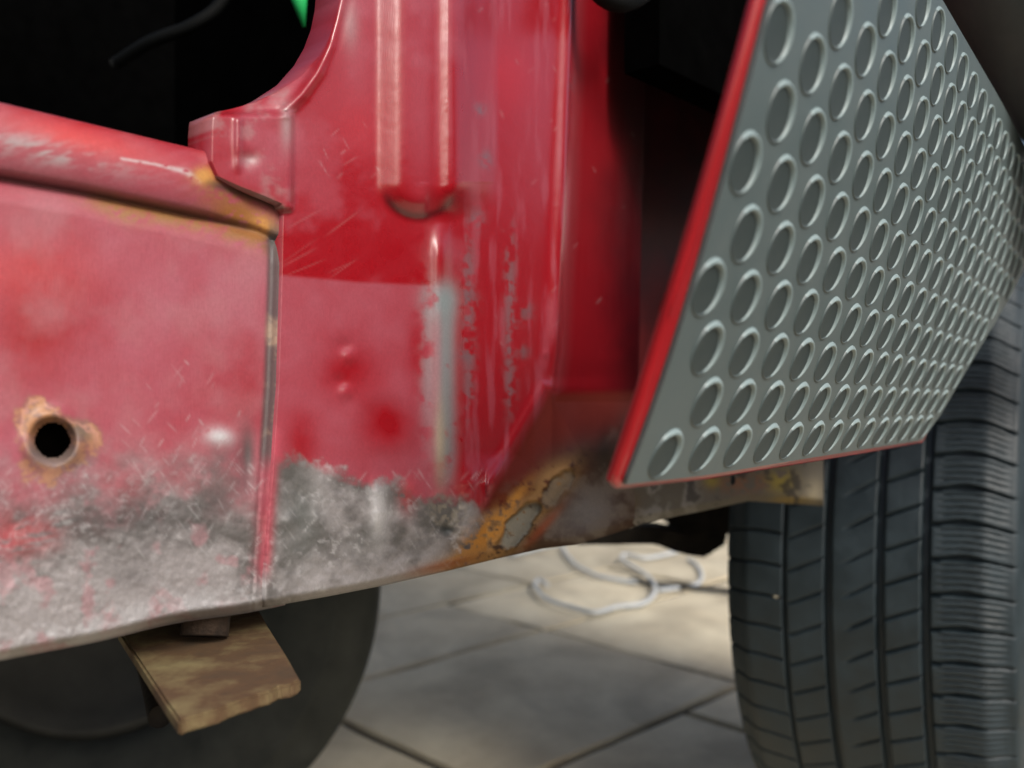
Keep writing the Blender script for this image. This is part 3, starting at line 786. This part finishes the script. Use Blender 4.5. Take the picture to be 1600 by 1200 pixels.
# things inside the door opening
added_tube = tube("added_dark_tube", smooth_pts([at(180, 100, .72), at(235, 66, .70), at(300, 40, .69), (at(345, 5, .69)), at(372, -60, .69)], 40), .005, M_blackgloss, car)  # black tube added to catch a faint grey streak in the opening
hb = bmesh.new(); bmesh.ops.create_cone(hb, cap_ends=True, segments=18, radius1=.001, radius2=.0085, depth=.03)
o = bm_obj("green_tag", hb, M_green, car, True); o.matrix_parent_inverse = Matrix.Translation(-Vector(car.location))
o.location = at(468, 2, .55); o.rotation_euler = (R(12), R(-8), 0)
tag(o, "bright green plastic tip hanging in the dark doorway")
# inner return of the door opening and trimmed kick panel
inn = [(OPEN[i][0], OPEN[i][1]) for i in range(len(OPEN))]
vs = []; 
for k, (n0, dx) in enumerate(((-.013, 0), (-.030, -8), (-.045, -14))):
    for (x, y) in inn: vs.append(at(x+1, y+1, Ypi(np.array(x+1.0))+bumpY(np.array(x+1.0), n0))+np.array([0, 0, 0.0]))
m_ = len(inn); fs = [(k*m_+i, k*m_+i+1, (k+1)*m_+i+1, (k+1)*m_+i) for k in range(2) for i in range(m_-1)]
mesh_obj("opening_return", vs, fs, M_red, car)
# hinge bracket hanging in the dark behind the pillar top
hv = smooth_pts([at(905, -60, .47), at(945, -8, .46), at(985, -2, .47), at(1040, -40, .5)], 24)
tube("hinge_bracket", hv, .006, M_blackgloss, car)

# jacking plate under the sill
def slab(name, pix, zt, th, mat, parent, bev=.0008, jag=0.0):
    bm = bmesh.new(); top = []
    for (x, y) in pix:
        q = ground(np.array(float(x)), np.array(float(y)), zt); top.append(bm.verts.new((q[0], q[1], zt)))
    f = bm.faces.new(top); ex = bmesh.ops.extrude_face_region(bm, geom=[f])
    for v in [g for g in ex['geom'] if isinstance(g, bmesh.types.BMVert)]: v.co.z -= th
    if bev: bmesh.ops.bevel(bm, geom=[e for e in bm.edges], offset=bev, segments=2, affect='EDGES')
    return bm_obj(name, bm, mat, parent)
M_plate = noise_mat("rusty_ochre_plate", (.05, .034, .018), (.21, .17, .075), 28, .8, .8, dist=.0012)
M_plate2 = noise_mat("grey_flaking_plate", (.06, .06, .05), (.24, .23, .18), 120, .8, .8, dist=.0012)
def three_tone(m, c, pos):
    cr = [n for n in m.node_tree.nodes if n.bl_idname == 'ShaderNodeValToRGB'][0].color_ramp
    e = cr.elements.new(pos); e.color = (*c, 1)
three_tone(M_plate, (.085, .045, .018), .47); three_tone(M_plate2, (.10, .07, .045), .45)
zt = .405
def jag(a, b, n, amp, seed):
    r = random.Random(seed); return [(a[0]+(b[0]-a[0])*i/n+(r.uniform(-amp, amp) if 0 < i < n else 0), a[1]+(b[1]-a[1])*i/n+(r.uniform(-amp, amp) if 0 < i < n else 0)) for i in range(n)]
zt = .406
bracket = slab("jacking_plate", [(185, 985), (180, 945), (395, 935)]+jag((395, 935), (470, 1062), 3, 1, 1)[1:]+jag((470, 1062), (280, 1128), 12, 1.6, 2)+jag((280, 1128), (185, 985), 4, 1.5, 3)[:-1], zt, .0044, M_plate, car)
tag(bracket, "rusty ochre jacking plate sticking out below the sill")
lower = slab("backing_plate", [(195, 985), (190, 950), (400, 940)]+[(476, 1082)]+jag((478, 1090), (286, 1154), 12, 2.2, 5)+[(278, 1140)], zt-.0046, .0036, M_plate2, bracket)
q = ground(np.array(322.), np.array(1000.), zt)
bm = bmesh.new(); bmesh.ops.create_cone(bm, cap_ends=True, segments=28, radius1=.0085, radius2=.0085, depth=.034)
o = bm_obj("jacking_tube", bm, noise_mat("dark_rust", (.012, .009, .007), (.06, .035, .02), 120, .85, .7), car, True)
o.matrix_parent_inverse = Matrix.Translation(-Vector(car.location)); o.location = (q[0], q[1]+.004, zt+.018); o.rotation_euler = (R(-20), 0, 0)
lq = smooth_pts([ground(np.array(250.), np.array(1120.), .385), ground(np.array(232.), np.array(1050.), .385), ground(np.array(205.), np.array(960.), .39)], 16)
tube("drain_spout", lq, .004, M_under, car)

# underbody: crossmember and suspension arm between flange and far ground
def traced(name, pix, Y, th, mat, parent, bev=.003):
    bm = bmesh.new(); vs = [bm.verts.new(at(float(x), float(y), Y)) for x, y in pix]
    f = bm.faces.new(vs); ex = bmesh.ops.extrude_face_region(bm, geom=[f])
    for v in [g for g in ex['geom'] if isinstance(g, bmesh.types.BMVert)]: v.co += Vector((-.1, .9, 0))*th
    if bev: bmesh.ops.bevel(bm, geom=bm.edges[:], offset=bev, segments=2, affect='EDGES')
    return bm_obj(name, bm, mat, parent)
traced("crossmember", [(900, 852), (905, 824), (985, 822), (1036, 824), (1075, 832), (1075, 866), (1060, 865), (1040, 857), (1026, 851)], .98, .05, M_under, car)
traced("suspension_arm", [(1043, 815), (1052, 770), (1190, 740), (1190, 840), (1157, 834), (1147, 829), (1136, 832), (1138, 845), (1128, 857), (1113, 863), (1107, 872), (1085, 870), (1066, 866), (1066, 828)], 1.03, .06, M_under, car)
traced("brake_pipe", [(1036, 806), (1062, 803), (1110, 812), (1110, 820), (1062, 812), (1038, 815)], 1.0, .006, M_under, car, .0005)

# ------------------------------------------------------------------ front tyre
def make_tyre(name, ctr, th_deg, RAD, W, mat, parent, full=True):
    """ctr hub, axis turned th_deg from +X toward the camera; tread relief is real geometry"""
    th = R(th_deg); ax = np.array([math.cos(th), -math.sin(th), 0]); fw = np.array([-math.sin(th), -math.cos(th), 0])  # fw points at the camera
    hw = W/2
    # cross-section coordinate c in [-1,1] over the tread, then sidewalls
    gro = [-.52, -.20, .16, .46]; gw = [.020, .034, .034, .036]
    cs = [-1.0]
    tmp = set(np.round(np.linspace(-1, 1, 90), 4))
    for g, w_ in zip(gro, gw):
        for d in (-w_, -w_*.72, -w_*.5, w_*.5, w_*.72, w_): tmp.add(round(g+d, 4))
    cs = np.array(sorted(tmp))
    A = np.concatenate([np.linspace(-62, 62, 900), np.linspace(62, 298, 180)[1:-1]]); A = np.radians(A)
    CC, AA = np.meshgrid(cs, A)
    crown = RAD-.0065*np.abs(CC)**2.2-.010*sst(.80, 1.0, np.abs(CC))
    dep = np.zeros_like(CC)
    for g, w_ in zip(gro, gw): dep = np.maximum(dep, .0075*sst(w_, w_*.55, np.abs(CC-g))*(.6 if g < -.5 else 1))
    NB = 74; ph = AA/(2*np.pi)*NB
    def slot(center_phase, width):           # width in phase units
        q = (ph-center_phase) % 1.0; q = np.minimum(q, 1-q); return sst(width, width*.45, q)
    # right shoulder: one wide wavy slot per pitch and two fine sipes
    sh = (CC > .47); tc_ = (CC-.47)/.53
    wav = .17*np.sin(tc_*3.0)-.10*tc_
    dep = np.maximum(dep, sh*.0066*slot(wav, .045+.075*np.exp(-((tc_-.42)/.20)**2))*sst(1.02, .93, CC))
    for off in (.24, .43, .62, .81):
        dep = np.maximum(dep, sh*.0020*slot(wav+off, .032)*sst(.10, .2, tc_)*sst(.97, .90, CC))
    # left shoulder
    dep = np.maximum(dep, (CC < -.54)*.0050*slot(.3-.1*np.sin((CC+.44)*5), .05))
    # slanting slots in the ribs
    dep = np.maximum(dep, ((CC > .19)&(CC < .45))*.0056*slot(.5*(CC-.17)/.28+.1, .05)*sst(.16, .20, CC))
    dep = np.maximum(dep, ((CC > -.18)&(CC < .14))*.0040*slot(.8*(CC+.18)/.32+.4, .045)*sst(-.10, .0, CC))
    dep = np.maximum(dep, ((CC > -.50)&(CC < -.22))*.0036*slot(.6*(CC+.5)/.3+.2, .045))
    dep = np.maximum(dep, ((CC > .46)&(CC < .53))*.006*slot(.02, .09))
    rr = crown-dep
    # sidewalls
    side = [(1.0+.02, RAD-.028), (1.075, RAD-.045), (1.10, RAD-.075), (1.07, RAD-.100), (1.0, RAD-.125), (.93, RAD-.135), (.6, RAD-.14)]
    cols = []; 
    for c_, r_ in reversed(side): cols.append((-c_, r_))
    nL = len(cols)
    Cfull = np.concatenate([np.tile([c for c, r in cols], (len(A), 1)), CC, np.tile([c for c, r in side], (len(A), 1))], 1)
    Rfull = np.concatenate([np.tile([r for c, r in cols], (len(A), 1)), rr, np.tile([r for c, r in side], (len(A), 1))], 1)
    Afull = np.repeat(A[:, None], Cfull.shape[1], 1)
    P = np.array(ctr)+ax*(Cfull*hw)[..., None]+fw*(Rfull*np.cos(Afull))[..., None]+np.array([0, 0, 1.])*(Rfull*np.sin(Afull))[..., None]
    na, nc = Cfull.shape; idx = np.arange(na*nc).reshape(na, nc)
    idx2 = np.concatenate([idx, idx[:1]], 0)
    a = idx2[:-1, :-1]; b = idx2[1:, :-1]; c = idx2[1:, 1:]; d = idx2[:-1, 1:]
    fs = np.stack([a, b, c, d], -1).reshape(-1, 4)
    o = mesh_obj(name, P.reshape(-1, 3), fs, mat, parent)
    return o
TH = 33.0
ctr = at(1438, 600, 1.0); ctr[2] = .335
tyre = make_tyre("front_tyre", ctr, TH, .325, .225, M_rubber, car)
tag(tyre, "steered front tyre with grooved tread and blue-grey outer shoulder")
# rim inside the tyre
th = R(TH); axv = Vector((math.cos(th), -math.sin(th), 0))
bm = bmesh.new(); bmesh.ops.create_cone(bm, cap_ends=True, segments=48, radius1=.187, radius2=.187, depth=.15)
rim = bm_obj("wheel_rim", bm, noise_mat("dull_steel", (.10, .10, .10), (.2, .2, .2), 20, .5, .1, metal=.6), car)
rim.matrix_parent_inverse = Matrix.Translation(-Vector(car.location)); rim.location = Vector(ctr); rim.rotation_euler = axv.to_track_quat('Z', 'Y').to_euler()
# a few pebbles caught in the tread
for (px_, py_, r_) in ((1213, 931, .0030), (1263, 921, .0024)):
    bm = bmesh.new(); bmesh.ops.create_icosphere(bm, subdivisions=2, radius=r_)
    for v in bm.verts: v.co *= 1+rnd.uniform(-.12, .12); v.co.z *= .7
    # find the tread surface: intersect the ray with the tyre's cylinder
    d = np.array([(px_-800)/F, 1, -(py_-600)/F]); axn = np.array([math.cos(th), -math.sin(th), 0]); oc = CAM-ctr
    dp = d-axn*np.dot(d, axn); op = oc-axn*np.dot(oc, axn); A_ = dp@dp; B_ = 2*dp@op; C_ = op@op-.3205**2
    t = (-B_-math.sqrt(max(B_*B_-4*A_*C_, 0)))/(2*A_); q = CAM+d*t
    o = bm_obj("pebble", bm, noise_mat("pale_stone", (.4, .37, .28), (.55, .5, .38), 300, .8, .3), car, True)
    o.matrix_parent_inverse = Matrix.Translation(-Vector(car.location)); o.location = q

# ------------------------------------------------------------------ loose tyre under the sill
lt = empty("loose_tyre", at(145, 600, .92)*np.array([1, 1, 0])); tag(lt, "dark dusty tyre standing under the sill, sidewall facing out", "tyre")
def lathe_tyre(name, ctr, yaw, prof, mat, parent, n=120):
    ax = np.array([math.sin(yaw), -math.cos(yaw), 0]); u_ = np.array([math.cos(yaw), math.sin(yaw), 0]); v_ = np.array([0, 0, 1.])
    vs = []; m = len(prof)
    for i in range(n):
        a = 2*np.pi*i/n
        for (o_, r) in prof: vs.append(np.array(ctr)+ax*o_+(u_*math.cos(a)+v_*math.sin(a))*r)
    fs = [(i*m+k, i*m+(k+1) % m, ((i+1) % n)*m+(k+1) % m, ((i+1) % n)*m+k) for i in range(n) for k in range(m)]
    return mesh_obj(name, vs, fs, mat, parent)
D = .92; rl = 450/F*D*.99; hub = at(145, 600, D); hub[2] = rl+.004
prof = [(.0, rl-.14), (.03, rl-.135), (.038, rl-.125), (.052, rl-.10), (.060, rl-.07), (.058, rl-.045), (.0585, rl-.042), (.056, rl-.040), (.050, rl-.018), (.042, rl-.005), (.025, rl), (-.10, rl), (-.12, rl-.02), (-.13, rl-.07), (-.11, rl-.13), (-.05, rl-.14)]
lathe_tyre("tyre_casing", hub, R(8), prof, M_oldrubber, lt)
prof = [(.0, rl-.141), (.02, rl-.138), (.022, rl-.15), (.0, rl-.16), (-.01, .05), (-.012, .002), (-.03, .002), (-.03, rl-.142)]
lathe_tyre("steel_rim", hub, R(8), prof, noise_mat("dark_rim", (.012, .013, .012), (.028, .029, .027), 30, .7, .3), lt)

# ------------------------------------------------------------------ ground: base sheet and paving slabs
def m_slab(seed):
    m, t, p = new_mat("concrete_slab"); N = t.nodes; L = t.links
    tc = N.new("ShaderNodeTexCoord"); oi = N.new("ShaderNodeObjectInfo")
    n = N.new("ShaderNodeTexNoise"); n.inputs['Scale'].default_value = 5; n.inputs['Detail'].default_value = 9; n.inputs['Roughness'].default_value = .7
    n2 = N.new("ShaderNodeTexNoise"); n2.inputs['Scale'].default_value = 2.2; n2.inputs['Detail'].default_value = 6; n2.inputs['Distortion'].default_value = 1.2
    L.new(tc.outputs['Object'], n.inputs['Vector']); L.new(tc.outputs['Object'], n2.inputs['Vector'])
    cr = N.new("ShaderNodeValToRGB"); e = cr.color_ramp.elements
    e[0].position = .3; e[0].color = (.50, .42, .29, 1); e[1].position = .7; e[1].color = (.76, .68, .50, 1)
    L.new(n.outputs[0], cr.inputs[0])
    cr2 = N.new("ShaderNodeValToRGB"); e = cr2.color_ramp.elements; e[0].position = .40; e[0].color = (.30, .27, .25, 1); e[1].position = .50; e[1].color = (1, 1, 1, 1)
    L.new(n2.outputs[0], cr2.inputs[0])
    mx = N.new("ShaderNodeMix"); mx.data_type = 'RGBA'; mx.blend_type = 'MULTIPLY'; mx.inputs[0].default_value = .38
    L.new(cr.outputs[0], mx.inputs[6]); L.new(cr2.outputs[0], mx.inputs[7])
    mr = N.new("ShaderNodeMapRange"); mr.inputs[3].default_value = .82; mr.inputs[4].default_value = 1.12
    L.new(oi.outputs['Random'], mr.inputs[0])
    vm = N.new("ShaderNodeVectorMath"); vm.operation = 'SCALE'; L.new(mx.outputs[2], vm.inputs[0]); L.new(mr.outputs[0], vm.inputs['Scale'])
    L.new(vm.outputs[0], p.inputs['Base Color']); p.inputs['Roughness'].default_value = .75
    n3 = N.new("ShaderNodeTexNoise"); n3.inputs['Scale'].default_value = 90; n3.inputs['Detail'].default_value = 6; L.new(tc.outputs['Object'], n3.inputs['Vector'])
    b = N.new("ShaderNodeBump"); b.inputs['Strength'].default_value = .6; b.inputs['Distance'].default_value = .002
    L.new(n3.outputs[0], b.inputs['Height']); L.new(b.outputs[0], p.inputs['Normal'])
    return m
M_slab = m_slab(0)
M_soil = noise_mat("joint_soil", (.004, .004, .003), (.012, .010, .007), 40, .95, .6, dist=.003)
gnd = mesh_obj("ground", [(-60, -60, -.006), (60, -60, -.006), (60, 60, -.006), (-60, 60, -.006)], [(0, 1, 2, 3)], M_soil, None, False)
tag(gnd, kind="structure")
def g2(x, y): q = ground(np.array(float(x)), np.array(float(y))); return q[:2]
O0 = g2(850, 985)                          # corner of the large slab
A45 = R(44.5)
d1 = np.array([math.cos(A45), math.sin(A45)]); d2 = np.array([math.sin(A45), -math.cos(A45)])   # along and across the courses
def add_slab(a0, a1, b0, b1, gap=.007):
    """a along d1, b along d2 (metres from O0)"""
    a0 += gap; a1 -= gap; b0 += gap; b1 -= gap
    bm = bmesh.new(); dz = rnd.uniform(-.0025, .0025)
    nseg = 5; ring = []
    cs = [(a0, b0), (a1, b0), (a1, b1), (a0, b1)]
    for k in range(4):
        p, q = cs[k], cs[(k+1) % 4]
        for i in range(nseg):
            t = i/nseg; jx = rnd.uniform(-.005, .005) if i else rnd.uniform(-.001, .004)
            x = p[0]+(q[0]-p[0])*t; y = p[1]+(q[1]-p[1])*t
            ring.append((x+(jx if k % 2 else 0), y+(0 if k % 2 else jx)))
    cx, cy = (a0+a1)/2, (b0+b1)/2
    vs = []
    for (x, y) in ring: q = d1*(x-cx)+d2*(y-cy); vs.append(bm.verts.new((q[0], q[1], dz)))
    f = bm.faces.new(vs); ex = bmesh.ops.extrude_face_region(bm, geom=[f])
    low = [g for g in ex['geom'] if isinstance(g, bmesh.types.BMVert)]
    for v in low: v.co.z -= .032
    tops = [e for e in bm.edges if e.verts[0] not in low and e.verts[1] not in low]
    bmesh.ops.bevel(bm, geom=tops, offset=.0025, segments=2, affect='EDGES')
    o = bm_obj("paving_slab", bm, M_slab, gnd)
    o.matrix_parent_inverse = Matrix.Identity(4)
    q = O0+d1*cx+d2*cy; o.location = (q[0], q[1], 0)
    return o
def strip(b0, b1, joints):
    for a0, a1 in zip(joints[:-1], joints[1:]): add_slab(a0, a1, b0, b1)

    
BR = [-3.07, -2.61, -2.15, -1.69, -1.23, -.77, -.31, 0, .46, .92, 1.38]
for k, (b0, b1) in enumerate(zip(BR[:-1], BR[1:])):
    off = {6: .0, 7: 0.0, 5: .29, 8: -.18, 4: .02, 9: .1}.get(k, rnd.uniform(-.25, .25))
    strip(b0, b1, [off+.57*i for i in range(-3, 6)])

# ------------------------------------------------------------------ cables on the slabs
def gp(pts, z): 
    out = []
    for x, y in pts: q = ground(np.array(float(x)), np.array(float(y)), z); out.append(q)
    return out
z = .009
cable = tube("cable", smooth_pts(gp([(800, 868), (870, 852), (885, 866), (902, 884), (935, 900), (975, 908), (1010, 911), (1045, 914)], z)+[], 70), .0050, M_cable)
tag(cable, "pale grey cable running in a long bow over the slabs into a black one", "cable", "cables on the paving")
c2 = tube("cable", smooth_pts(gp([(1060, 862), (1010, 872), (978, 866), (972, 874), (990, 886), (1012, 900), (1024, 918), (1018, 934), (1000, 944), (965, 948), (930, 957), (898, 950), (866, 941), (846, 930), (836, 914), (842, 906), (856, 914)], z+.004), 140), .0050, M_cable)
tag(c2, "pale grey cable lying in a closed loop on the slabs", "cable", "cables on the paving")
c3 = tube("cable", smooth_pts(gp([(1076, 874), (1090, 884), (1097, 900), (1090, 912), (1070, 917), (1050, 920), (1030, 922)], z), 60), .0045, M_cable)
tag(c3, "short curl of pale grey cable nearest the tyre", "cable", "cables on the paving")
c4 = tube("cable", smooth_pts(gp([(985, 906), (1030, 913), (1090, 919), (1150, 925), (1260, 935)], z+.003), 40), .0066, M_cableblk)
tag(c4, "black cable stretched across the slabs towards the tyre", "cable")

# ------------------------------------------------------------------ pale things outside, beyond the car
bm = bmesh.new(); bmesh.ops.create_icosphere(bm, subdivisions=4, radius=.085)
for v in bm.verts:
    n_ = math.sin(v.co.x*60+v.co.z*35)*.004+math.sin(v.co.y*70-v.co.x*30)*.004
    v.co *= 1+n_*10*.4; v.co.z = max(v.co.z*.72, -.05)
bag = bm_obj("plastic_bag", bm, M_white, None, True); q = ground(np.array(1640.), np.array(1050.)); bag.location = (q[0]+.02, q[1], .052)
tag(bag, "white crumpled plastic bag behind the tyre at the right edge", "bag")
bm = bmesh.new(); bmesh.ops.create_cube(bm, size=1)
for v in bm.verts: v.co.x *= 14; v.co.y *= .22; v.co.z *= 2.2
wl = bm_obj("garden_wall", bm, M_wall); wl.location = (1.0, 6.6, 1.07); tag(wl, "pale rendered wall beyond the car", "wall")
